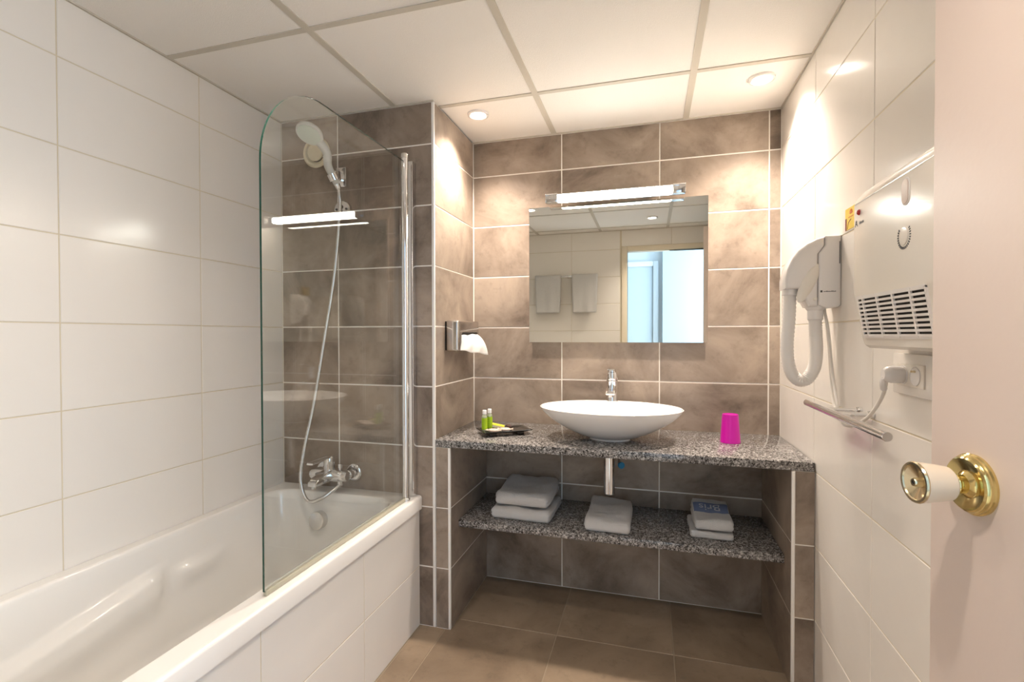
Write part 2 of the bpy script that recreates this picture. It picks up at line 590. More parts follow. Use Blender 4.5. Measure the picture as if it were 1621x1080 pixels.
# hall window (daylight) in the right end of the hall
wn = obj('window_1', G().box(1.5, 1.56, -3.75, YR - 0.08, 0, 0.5).box(1.5, 1.56, -3.75, YR - 0.08, 2.3, 2.5)
         .box(1.5, 1.56, -3.75, -3.6, 0.5, 2.3).box(1.5, 1.56, -2.47, YR - 0.08, 0.5, 2.3), 'hall_paint', smooth=0)
tag(wn, 'window wall at the end of the hall, out of view', 'window', kind='structure')
dl = bpy.data.lights.new('daylight', 'AREA')
dl.shape = 'RECTANGLE'; dl.size = 1.7; dl.size_y = 1.05
dl.energy = DAY_W; dl.color = (0.74, 0.87, 1.0)
dlo = bpy.data.objects.new('daylight', dl)
COL.objects.link(dlo)
dlo.location = (1.52, -3.03, 1.4)
dlo.rotation_euler = (0, PI / 2, 0)
dlo.parent = wn

# ------------------------------------------------------------------ vanity: pillars, countertop, shelf
def pillar(x0, x1, inner, label):
    t = obj('support_pillar', G().box(x0 + R2, x1 - R2, YT + R2, -0.001, 0, CTB - 0.001), 'grout_white', loc=((x0 + x1) / 2, YT / 2, 0), smooth=0)
    tag(t, label, 'pillar', 'tiled pillars under the countertop')
    rows = ROWS[:3] + [CTB]
    if inner > 0:      # left pillar, inner face looks +x
        tiles(t, (0, YT, 0), (1, 0, 0), (0, 0, 1), [x0, x1 - 0.008], rows, 'taupe_tile', 0.004)
        tiles(t, (x1, 0, 0), (0, 1, 0), (0, 0, 1), [YT + 0.008, 0], rows, 'taupe_tile', 0.004)
        xt = x1
        obj('edge_strip', G().box(xt - 0.009, xt + 0.0012, YT - 0.0012, YT + 0.009, 0.001, CTB - 0.001, 0.003), 'white_profile', t)
    else:
        tiles(t, (0, YT, 0), (1, 0, 0), (0, 0, 1), [x0 + 0.008, x1], rows, 'taupe_tile', 0.004)
        tiles(t, (x0, 0, 0), (0, -1, 0), (0, 0, 1), [0, -YT - 0.008], rows, 'taupe_tile', 0.004)
        xt = x0
        obj('edge_strip', G().box(xt - 0.0012, xt + 0.009, YT - 0.0012, YT + 0.009, 0.001, CTB - 0.001, 0.003), 'white_profile', t)
    return t


PX0, PX1 = -1.323, -0.071
pillar(XA + 0.002, PX0, 1, 'narrow taupe tiled pillar under the countertop beside the bathtub')
pillar(PX1, -0.001, -1, 'narrow taupe tiled pillar under the countertop against the white wall')

ct = obj('countertop', G().box(XA + 0.002, -0.002, YT - 0.001, -0.001, CTB, CT, 0.003), 'granite', loc=(-0.69, -0.23, CTB))
tag(ct, 'speckled grey granite countertop under the white basin', 'countertop')
sh = obj('granite_shelf', G().box(PX0 + 0.001, PX1 - 0.001, -0.378, -0.001, SH - 0.03, SH, 0.0025), 'granite', loc=(-0.69, -0.19, SH - 0.03))
tag(sh, 'speckled granite shelf below the countertop holding folded towels', 'shelf')

# ------------------------------------------------------------------ bathtub
def rrect(x0, x1, y0, y1, r, ns=(24, 44, 24, 44), nc=8):
    """rounded rectangle, fixed point count, counter-clockwise from the -y side"""
    out = []
    cs = [(x1 - r, y0 + r, -PI / 2), (x1 - r, y1 - r, 0), (x0 + r, y1 - r, PI / 2), (x0 + r, y0 + r, PI)]
    for k, (cx, cy, a0) in enumerate(cs):
        arc = [(cx + r * math.cos(a0 + i / nc * PI / 2), cy + r * math.sin(a0 + i / nc * PI / 2)) for i in range(nc + 1)]
        out += arc
        nx = cs[(k + 1) % 4]
        sx, sy = nx[0] + r * math.cos(nx[2]), nx[1] + r * math.sin(nx[2])
        n = ns[(k + 1) % 4]
        for i in range(1, n):
            out.append((arc[-1][0] + (sx - arc[-1][0]) * i / n, arc[-1][1] + (sy - arc[-1][1]) * i / n))
    return out


def sstep(a, b, x):
    t = max(0.0, min(1.0, (x - a) / (b - a)))
    return t * t * (3 - 2 * t)


def bathtub():
    t = thing('bathtub', (-1.79, -1.4, 0), 'white acrylic built-in bathtub with moulded armrest', 'bathtub')
    ox0, ox1, oy0, oy1 = XL + 0.002, -1.447, YR + 0.003, YT - 0.002
    ix0, ix1, iy0, iy1 = XL + 0.047, -1.521, -2.20, -0.545
    RZ = 0.547
    loops = []
    loops.append([(x, y, 0.492) for x, y in rrect(ox0, ox1, oy0, oy1, 0.006)])
    loops.append([(x, y, RZ - 0.008) for x, y in rrect(ox0, ox1, oy0, oy1, 0.006)])
    loops.append([(x, y, RZ - 0.002) for x, y in rrect(ox0, ox1 - 0.003, oy0, oy1, 0.006)])
    loops.append([(x, y, RZ) for x, y in rrect(ox0, ox1 - 0.009, oy0, oy1, 0.006)])
    loops.append([(x, y, RZ) for x, y in rrect(ox0 + 0.003, ox1 - 0.013, oy0 + 0.003, oy1 - 0.003, 0.006)])
    loops.append([(x, y, RZ) for x, y in rrect(ix0 - 0.010, ix1 + 0.010, iy0 - 0.010, iy1 + 0.010, 0.085)])
    loops.append([(x, y, RZ) for x, y in rrect(ix0 - 0.006, ix1 + 0.006, iy0 - 0.006, iy1 + 0.006, 0.085)])
    loops.append([(x, y, RZ - 0.002) for x, y in rrect(ix0 - 0.002, ix1 + 0.002, iy0 - 0.002, iy1 + 0.002, 0.085)])
    N = 40
    for k in range(N + 1):
        q = k / N
        z = RZ - 0.006 - (RZ - 0.006 - 0.13) * (1 - (1 - q) ** 1.15)
        d = (RZ - z) / (RZ - 0.13)
        side = 0.05 * d + 0.13 * max(0, (d - 0.80) / 0.20) ** 2.5
        foot = 0.06 * d + 0.12 * max(0, (d - 0.80) / 0.20) ** 2.5
        head = 0.36 * d + 0.10 * max(0, (d - 0.85) / 0.15) ** 2
        lp = []
        for x, y in rrect(ix0 + side, ix1 - side, iy0 + head, iy1 - foot, 0.085 + 0.05 * d):
            dx = 0.0
            left = sstep(ix0 + side + 0.05, ix0 + side + 0.005, x)
            right = sstep(ix1 - side - 0.05, ix1 - side - 0.005, x)
            if left + right > 0:
                # armrest ledge, sloping down towards the head end
                za = 0.458 - 0.16 * (-1.10 - y)
                a = sstep(za + 0.006, za - 0.012, z) * (1 - 0.9 * sstep(za - 0.05, za - 0.16, z))
                a *= sstep(-1.095, -1.120, y) * sstep(-1.98, -1.80, y)
                zb = 0.435
                b = 0.6 * sstep(zb + 0.006, zb - 0.02, z) * (1 - sstep(zb - 0.03, zb - 0.10, z))
                b *= sstep(-1.05, -1.02, y) * sstep(-0.80, -0.95, y)
                dx = 0.032 * max(a, b)
            lp.append((x + dx * left - dx * right, y, z))
        loops.append(lp)
    n = len(loops[0])
    vs = [p for lp in loops for p in lp]
    fs = []
    for k in range(len(loops) - 1):
        for i in range(n):
            j = (i + 1) % n
            fs.append((k * n + i, k * n + j, (k + 1) * n + j, (k + 1) * n + i))
    fs.append(tuple((len(loops) - 1) * n + i for i in range(n)))
    obj('tub_shell', G().add(vs, fs), 'acrylic', t, smooth=50)
    # tiled apron below the rim
    ap = obj('apron', G().box(-1.50, -1.4615, YR + 0.003, YT - 0.001, 0, 0.491), 'grout_cream', t, smooth=0)
    tiles(ap, (-1.46, 0, 0), (0, 1, 0), (0, 0, 1), cuts(YR + 0.003, YT - 0.001, [-0.424 - 0.452 * k for k in range(5)]), [0.002, 0.25, 0.492], 'white_tile', 0.003)
    # overflow dial on the tap-end slope
    c = Vector((-1.873, -0.563, 0.437)); ax = Vector((0, -1, 0.12)).normalized()
    dr = obj('overflow_dial', G().lathe([(0.037, -0.004), (0.037, 0.022), (0.0355, 0.026), (0.032, 0.0275), (0, 0.029)], c, ax, 40), 'chrome_satin', t)
    return t


bathtub()

# ------------------------------------------------------------------ glass screen
def screen():
    X, t = -1.481, 0.003
    s = thing('bath_screen', (X, -0.55, 0.548), 'clear glass bath screen with rounded outer corner standing on the tub rim', 'shower screen')
    y0, y1, z0, z1, r = -1.296, -0.556, 0.560, 1.906, 0.25
    pts = [(y1, z0), (y1, z1)]
    for i in range(25):
        a = PI / 2 + i / 24 * PI / 2
        pts.append((y0 + r + r * math.cos(a), z1 - r + r * math.sin(a)))
    pts.append((y0, z0))
    n = len(pts)
    A = [(X + t, p[0], p[1]) for p in pts]
    B = [(X - t, p[0], p[1]) for p in pts]
    g = G()
    g.add(A + B, [tuple(range(n)), tuple(range(n, 2 * n))[::-1]], 0)
    g.add(A + B, [(i, n + i, n + (i + 1) % n, (i + 1) % n) for i in range(n)], 1)
    obj('glass_pane', g, ['screen_glass', 'glass_edge'], s, smooth=0)
    obj('pivot_profile', G().tube([(X, -0.543, 0.553), (X, -0.543, 1.924)], 0.0135, 24), 'chrome', s)
    obj('end_cap', G().lathe([(0, 0), (0.015, 0), (0.0152, 0.014), (0.013, 0.018), (0, 0.018)], (X, -0.543, 1.920), (0, 0, 1), 24), 'chrome_satin', s)
    obj('wall_profile', G().box(X - 0.011, X + 0.011, -0.497, YT - 0.0005, 0.549, 1.926, 0.004), 'aluminium', s)
    obj('bottom_seal', G().box(X - 0.0055, X + 0.0055, y0 + 0.004, -0.556, 0.548, 0.5615, 0.002), 'seal', s)
    obj('foot', G().lathe([(0, 0), (0.017, 0), (0.017, 0.008), (0.012, 0.012), (0, 0.012)], (X, -0.543, 0.5475), (0, 0, 1), 20), 'chrome_satin', s)


screen()

# ------------------------------------------------------------------ shower set and bath mixer
W = YT
def bath_mixer():
    z, yb = 0.627, -0.535
    t = thing('bath_mixer_tap', (-1.845, W, z), 'chrome single-lever bath mixer tap above the tub rim', 'tap')
    for x in (-1.92, -1.77):
        r = obj('rosette', G().lathe([(0.037, 0), (0.037, 0.006), (0.033, 0.011), (0.030, 0.012), (0, 0.012)], (x, W, z - 0.008), (0, -1, 0), 36), 'chrome', t)
        obj('union_nut', G().lathe([(0.014, 0.010), (0.014, 0.028), (0.021, 0.029), (0.021, 0.05), (0.015, 0.056), (0.014, 0.075)], (x, W, z - 0.008), (0, -1, 0), 8 if x > -1.8 else 24), 'chrome', r)
    obj('body', G().lathe([(0, -0.088), (0.018, -0.088), (0.023, -0.08), (0.025, -0.06), (0.026, 0.0), (0.025, 0.06), (0.023, 0.08), (0.018, 0.088), (0, 0.088)], (-1.845, yb, z - 0.006), (1, 0, 0), 32), 'chrome', t)
    ca = obj('cartridge', G().lathe([(0.023, 0.0), (0.023, 0.03), (0.0235, 0.031), (0.0235, 0.06), (0.021, 0.066), (0, 0.068)], (-1.845, yb, z + 0.008), (0, 0, 1), 32), 'chrome', t)
    obj('lever', G().prism([(yb + 0.018, z + 0.062), (yb + 0.018, z + 0.076), (yb - 0.03, z + 0.080), (yb - 0.125, z + 0.074), (yb - 0.127, z + 0.067), (yb - 0.03, z + 0.068)], 'x', -1.845 - 0.015, -1.845 + 0.015, 0.003), 'chrome', ca)
    obj('spout', G().prism([(yb + 0.01, z - 0.02), (yb + 0.01, z + 0.02), (yb - 0.03, z + 0.018), (yb - 0.09, z + 0.005), (yb - 0.115, z - 0.008), (yb - 0.115, z - 0.024), (yb - 0.085, z - 0.026), (yb - 0.03, z - 0.028)], 'x', -1.845 - 0.021, -1.845 + 0.021, 0.006), 'chrome', t)
    obj('aerator', G().lathe([(0.011, 0), (0.011, -0.014), (0, -0.014)], (-1.845, yb - 0.098, z - 0.022), (0, 0, 1), 20), 'chrome_satin', t)
    obj('diverter', G().lathe([(0.005, 0), (0.005, 0.014), (0.0085, 0.015), (0.0085, 0.032), (0, 0.033)], (-1.793, yb, z + 0.012), (0, 0, 1), 18), 'chrome', t)
    obj('hose_outlet', G().lathe([(0.012, 0), (0.012, -0.014), (0.010, -0.02), (0, -0.02)], (-1.793, yb, z - 0.026), (0, 0, 1), 18), 'chrome', t)


bath_mixer()

def shower():
    hb = thing('shower_wall_bracket', (-1.812, W, 1.893), 'chrome wall bracket gripping the hand shower', 'bracket')
    obj('wall_plate', G().box(-1.838, -1.790, W - 0.022, W, 1.850, 1.935, 0.004), 'chrome', hb)
    obj('arm', G().box(-1.828, -1.804, W - 0.055, W - 0.018, 1.872, 1.912, 0.006), 'chrome', hb)
    a = Vector((-1.806, -0.548, 1.872)); d = Vector((-0.30, -0.40, 1.0)).normalized()
    obj('clip', G().lathe([(0.0175, -0.014), (0.0215, -0.014), (0.0225, 0.014), (0.0185, 0.014), (0.0175, -0.014)], a, d, 28), 'chrome', hb)
    # handset
    hs = thing('hand_shower', a, 'white and grey hand shower head tilted on its wall bracket', 'shower head')
    p0 = a - d * 0.03
    fn = Vector((0.013, -0.50, -0.86)).normalized()
    hc = Vector((-1.852, -0.636, 2.026))
    out = (a - hc) - fn * (a - hc).dot(fn)
    top = hc + out.normalized() * 0.040 - fn * 0.004
    path = spline([p0, a, a + d * 0.05, a.lerp(top, 0.66) + Vector((0.008, 0.012, 0.004)), top], 6)
    n = len(path)
    rad = [0.0125 + 0.0045 * min(1, i / (n * 0.5)) for i in range(n)]
    obj('handle', G().tube(path, rad, 20), 'shower_grey', hs)
    obj('head', G().lathe([(0, -0.020), (0.024, -0.019), (0.042, -0.013), (0.052, -0.004), (0.054, 0.003), (0.052, 0.009), (0.047, 0.011), (0, 0.011)], hc, fn, 40), 'shower_grey', hs)
    obj('spray_face', G().lathe([(0.0460, 0.010), (0.0455, 0.0125), (0.040, 0.0155), (0, 0.017)], hc, fn, 40), 'shower_face', hs)
    obj('connector', G().lathe([(0.0125, 0), (0.011, -0.016), (0.008, -0.022), (0, -0.022)], p0, d, 20), 'chrome', hs)
    # hose
    st = p0 - d * 0.015
    pts = [st, (-1.792, -0.530, 1.80), (-1.793, -0.525, 1.745), (-1.816, -0.53, 1.4827), (-1.858, -0.54, 1.216),
           (-1.901, -0.56, 0.9227), (-1.923, -0.585, 0.7663), (-1.933, -0.605, 0.6384), (-1.916, -0.612, 0.5631), (-1.886, -0.612, 0.5283),
           (-1.838, -0.602, 0.5407), (-1.806, -0.570, 0.566), (-1.794, -0.545, 0.580), (-1.793, -0.535, 0.588)]
    ps = spline(pts, 14)
    rd = [0.0068 if i % 2 else 0.0076 for i in range(len(ps))]
    h = obj('shower_hose', G().tube(ps, rd, 12), 'chrome_satin', loc=(-1.793, -0.535, 0.588), smooth=80)
    tag(h, 'flexible metal shower hose hanging in a loop below the hand shower', 'hose')
    # round cover with keyhole slot
    k = thing('keyhole_cover', (-1.812, W, 1.755), 'round chrome wall cover with keyhole slot below the shower bracket', 'wall cover')
    obj('cover', G().lathe([(0.038, 0), (0.038, 0.018), (0.035, 0.022), (0, 0.024)], (-1.812, W, 1.755), (0, -1, 0), 40), 'chrome_satin', k)
    yf = W - 0.0238
    obj('keyhole', G().lathe([(0, 0), (0.009, 0), (0.009, 0.001), (0, 0.001)], (-1.812, yf + 0.0003, 1.764), (0, -1, 0), 20)
        .box(-1.8165, -1.8075, yf - 0.0007, yf + 0.0005, 1.738, 1.764), 'dark_gap', k, smooth=0)
    for s in (-1, 1):
        obj('screw', G().lathe([(0.005, 0.0), (0.005, 0.002), (0, 0.003)], (-1.812 + s * 0.024, yf + 0.001, 1.755), (0, -1, 0), 14), 'grey_print', k)
    # extract vent
    v = thing('extract_vent', (-1.949, W, 2.018), 'round cream extract vent behind the hand shower', 'vent')
    obj('ring', G().lathe([(0.066, 0), (0.067, 0.008), (0.060, 0.016), (0.050, 0.014), (0.044, 0.004), (0.040, 0.0)], (-1.949, W, 2.018), (0, -1, 0), 44), 'plastic_cream', v)
    obj('disc', G().lathe([(0.020, 0.001), (0.038, 0.006), (0.040, 0.012), (0.036, 0.018), (0, 0.019)], (-1.949, W, 2.018), (0, -1, 0), 40), 'plastic_cream', v)


shower()

# ------------------------------------------------------------------ tissue dispenser
def tissue():
    x0, x1, y0, y1, z0, z1 = XA + 0.0005, -1.3286, -0.36, -0.092, 1.143, 1.277
    t = thing('tissue_dispenser', (XA, -0.226, z0), 'polished steel tissue dispenser on the side wall of the niche', 'dispenser')
    obj('cover', G().box(x0 + 0.004, x1, y0, y1, z0, z1, 0.008, 3), 'steel', t)
    obj('back_plate', G().box(x0, x0 + 0.004, y0 + 0.004, y1 - 0.004, z0 + 0.004, z1 - 0.004), 'dark_gap', t, smooth=0)
    pts = []
    for i in range(32):
        a = 2 * PI * i / 32
        c, s = math.cos(a), math.sin(a)
        pts.append((-0.215 + (0.085 if c > 0 else -0.085) + 0.018 * c, 1.208 + 0.018 * s))
    obj('slot', G().prism(pts, 'x', x1 - 0.001, x1 + 0.0006), 'dark_gap', t, smooth=0)
    q = thing('paper_tissue', (x1, -0.22, 1.21), 'white paper tissue hanging out of the steel dispenser', 'tissue')

    def fn(u, v):
        bow = math.sin(min(1.0, v * 1.15) * PI / 2)
        y = (-0.318 + 0.200 * u) * (1 - v) + (-0.338 + 0.262 * u) * v
        x = x1 - 0.003 + (0.006 + 0.034 * u) * bow + 0.003 * math.sin(u * 15 + v * 5) * v
        z = 1.219 * (1 - v) + (1.146 - 0.028 * u) * v + 0.012 * math.sin(v * PI) * u + 0.002 * math.sin(u * 12)
        return (max(x, x1 + 0.0012) if v > 0.08 else x, y, z)
    s = obj('sheet', G().grid(fn, 24, 16), 'tissue', q, smooth=60, fixn=False)
    md = s.modifiers.new('thickness', 'SOLIDIFY'); md.thickness = 0.0012


tissue()

# ------------------------------------------------------------------ mirror and its lamp
MX0, MX1, MZ0, MZ1 = -1.0965, -0.2915, 1.178, 1.822
mi = thing('wall_mirror', (-0.694, -0.001, MZ0), 'large frameless wall mirror above the basin', 'mirror')
obj('backing', G().box(MX0 + 0.004, MX1 - 0.004, -0.017, -0.0005, MZ0 + 0.004, MZ1 - 0.004), 'plastic_white', mi, smooth=0)
obj('mirror_glass', G().box(MX0, MX1, -0.022, -0.017, MZ0, MZ1), 'mirror', mi, smooth=0)

def mirror_lamp():
    t = thing('mirror_lamp', (-0.696, -0.001, 1.83), 'slim chrome lamp bar glowing white above the mirror', 'lamp')
    x0, x1, z0, z1 = -1.003, -0.389, 1.824, 1.864
    obj('housing', G().box(x0, x1, -0.062, -0.056, z0, z1, 0.001).box(x0, x1, -0.098, -0.062, z1 - 0.0085, z1 - 0.005, 0.001), 'chrome', t)
    for a, b in ((x0, -0.9455), (-0.4425, x1)):
        obj('end_block', G().box(a, b, -0.094, -0.0605, z0, z1, 0.002), 'chrome', t)
    for x in (-0.84, -0.55):
        obj('wall_arm', G().box(x - 0.02, x + 0.02, -0.058, -0.0005, 1.838, 1.858, 0.002), 'chrome', t)
    obj('diffuser', G().box(-0.945, -0.443, -0.102, -0.0625, z0 + 0.001, z1 - 0.009, 0.006, 4), 'tube_lens', t)


mirror_lamp()

# ------------------------------------------------------------------ ceiling downlights
def downlight(x, y, label, power):
    t = thing('ceiling_downlight', (x, y, CE), label, 'downlight', 'round recessed downlights in the ceiling')
    obj('trim_ring', G().lathe([(0.031, 0.003), (0.031, -0.002), (0.038, -0.006), (0.045, -0.004), (0.046, 0.004)], (x, y, CE), (0, 0, 1), 40), 'plastic_white', t)
    obj('lens', G().lathe([(0.0315, 0.001), (0.02, -0.001), (0, -0.002)], (x, y, CE), (0, 0, 1), 32), 'lamp_lens', t)
    L = bpy.data.lights.new('downlight_beam', 'SPOT')
    L.energy = power; L.color = WARM; L.spot_size = math.radians(126); L.spot_blend = 1.0; L.shadow_soft_size = 0.03
    lo = bpy.data.objects.new('downlight_beam', L)
    COL.objects.link(lo)
    lo.location = (0, 0, -0.012)
    lo.parent = t


downlight(-1.2565, -0.297, 'round recessed downlight above the tissue dispenser', SPOT_W)
downlight(-0.1344, -0.285, 'round recessed downlight in the corner by the white wall', SPOT_W)
downlight(-0.52, -1.90, 'round recessed downlight near the doorway, seen in the mirror', SPOT_F)
downlight(-1.42, -1.387, 'round recessed downlight above the bathtub edge, glinting at the mirror corner', SPOT_T)

# ------------------------------------------------------------------ basin, tap, trap
def basin():
    cx, cy, zr, zb = -0.696, -0.262, 0.913, CT
    A, B = 0.291, 0.207
    t = thing('wash_basin', (cx, cy, zb), 'white oval bowl basin standing on the granite countertop', 'basin')
    H = zr - zb
    out = [(0.0, 0.004), (0.26, 0.004), (0.262, 0.0), (0.285, 0.0), (0.29, 0.007)]
    for i in range(1, 17):
        q = i / 16
        out.append((0.29 + 0.71 * math.sin(q * PI / 2) ** 0.92 if False else 0.29 + 0.71 * q ** 0.78 * (1 - 0.0) if False else 0.29 + 0.71 * (1 - (1 - q) ** 1.35), 0.007 + (H - 0.007) * q ** 1.25))
    inn = [(0.988, H + 0.0015), (0.975, H - 0.001)]
    for i in range(1, 17):
        q = 1 - i / 16
        inn.append((0.05 + 0.925 * (1 - (1 - q) ** 1.45), 0.018 + (H - 0.022) * q ** 1.3))
    inn.append((0, 0.017))
    obj('bowl', G().lathe([(r, h) for r, h in out + inn], (cx, cy, zb), (0, 0, 1), 96, sx=A, sy=B), 'ceramic', t, smooth=45)
    # ledge that carries the tap at the back of the rim
    yt = cy + B - 0.045
    pts = []
    obj('tap_ledge', G().lathe([(0.040, -0.060), (0.037, -0.035), (0.033, -0.014), (0.0285, 0.001), (0.0262, 0.004), (0, 0.004)], (-0.698, yt, zr), (0, 0, 1), 36, sy=1.15), 'ceramic', t)
    obj('drain_ring', G().lathe([(0.030, 0.016), (0.032, 0.019), (0.026, 0.021), (0, 0.021)], (cx, cy, zb), (0, 0, 1), 28), 'chrome', t)
    # tap
    k = thing('basin_tap', (-0.698, yt, zr + 0.004), 'chrome single-lever basin tap on the rear rim of the bowl', 'tap')
    o = (-0.698, yt, zr + 0.004)
    obj('body', G().lathe([(0, 0), (0.0245, 0), (0.0248, 0.005), (0.0238, 0.008), (0.0235, 0.085), (0.0245, 0.088), (0.0245, 0.094), (0, 0.094)], o, (0, 0, 1), 32), 'chrome', k)
    obj('spout', G().prism([(yt, 0.960), (yt, 0.990), (yt - 0.05, 0.986), (yt - 0.112, 0.974), (yt - 0.118, 0.964), (yt - 0.112, 0.957), (yt - 0.05, 0.958)], 'x', -0.698 - 0.020, -0.698 + 0.020, 0.006), 'chrome', k)
    obj('aerator', G().lathe([(0.010, 0), (0.010, -0.010), (0, -0.010)], (-0.698, yt - 0.102, 0.9575), (0, 0, 1), 18), 'chrome_satin', k)
    hd = obj('handle_cap', G().lathe([(0.0235, 0.095), (0.0245, 0.098), (0.0245, 0.120), (0.022, 0.130), (0.013, 0.136), (0, 0.137)], o, (0, 0, 1), 32), 'chrome', k)
    z = zr + 0.004
    obj('lever', G().prism([(yt + 0.016, z + 0.124), (yt + 0.010, z + 0.138), (yt - 0.03, z + 0.143), (yt - 0.085, z + 0.150), (yt - 0.088, z + 0.144), (yt - 0.03, z + 0.133)], 'x', -0.698 - 0.017, -0.698 + 0.017, 0.004), 'chrome', hd)
    # trap
    xt, yy = -0.698, -0.262
    tp = thing('basin_trap', (xt, yy, 0.54), 'chrome bottle trap under the countertop', 'trap')
    obj('tailpiece', G().lathe([(0.016, 0), (0.016, -0.06)], (xt, yy, CTB - 0.0005), (0, 0, 1), 24), 'chrome', tp)
    obj('collar', G().lathe([(0.017, 0.0), (0.0245, 0.0), (0.0245, -0.012), (0.021, -0.018), (0.0235, -0.02), (0.0235, -0.034), (0.017, -0.034)], (xt, yy, CTB - 0.010), (0, 0, 1), 24), 'chrome', tp)
    obj('cup', G().lathe([(0, 0), (0.019, 0), (0.0225, 0.004), (0.0225, 0.155), (0.018, 0.160)], (xt, yy, 0.553), (0, 0, 1), 32), 'chrome', tp)
    obj('outlet_pipe', G().tube([(xt, yy + 0.018, 0.655), (xt, -0.0006, 0.655)], 0.0155, 20), 'chrome', tp)
    sv = thing('stop_valve', (-0.66, -0.21, 0.65), 'small blue stop valve handle beside the bottle trap', 'valve')
    obj('knob', G().lathe([(0, 0), (0.012, 0.001), (0.014, 0.006), (0.014, 0.014), (0, 0.016)], (-0.656, -0.222, 0.667), (0.5, -0.8, 0), 12), 'valve_blue', sv)
    obj('supply_pipe', G().tube(spline([(-0.668, -0.16, CTB - 0.0005), (-0.664, -0.19, 0.70), (-0.660, -0.214, 0.667), (-0.664, -0.14, 0.650), (-0.667, -0.0006, 0.65)], 8), 0.005, 12), 'chrome', sv)


basin()

# ------------------------------------------------------------------ things on the countertop
def cup():
    x, y = -0.2265, -0.200
    c = thing('tumbler', (x, y, CT), 'magenta plastic tumbler upside down on the countertop', 'cup')
    H = 0.112
    obj('cup_wall', G().lathe([(0.0345, 0.006), (0.0345, 0.0), (0.0385, 0.0), (0.0388, 0.003), (0.0375, 0.006), (0.0305, H - 0.004), (0.0295, H), (0.027, H), (0.0262, H - 0.0025), (0, H - 0.0025)], (x, y, CT + 0.0005), (0, 0, 1), 48), 'magenta', c)


cup()

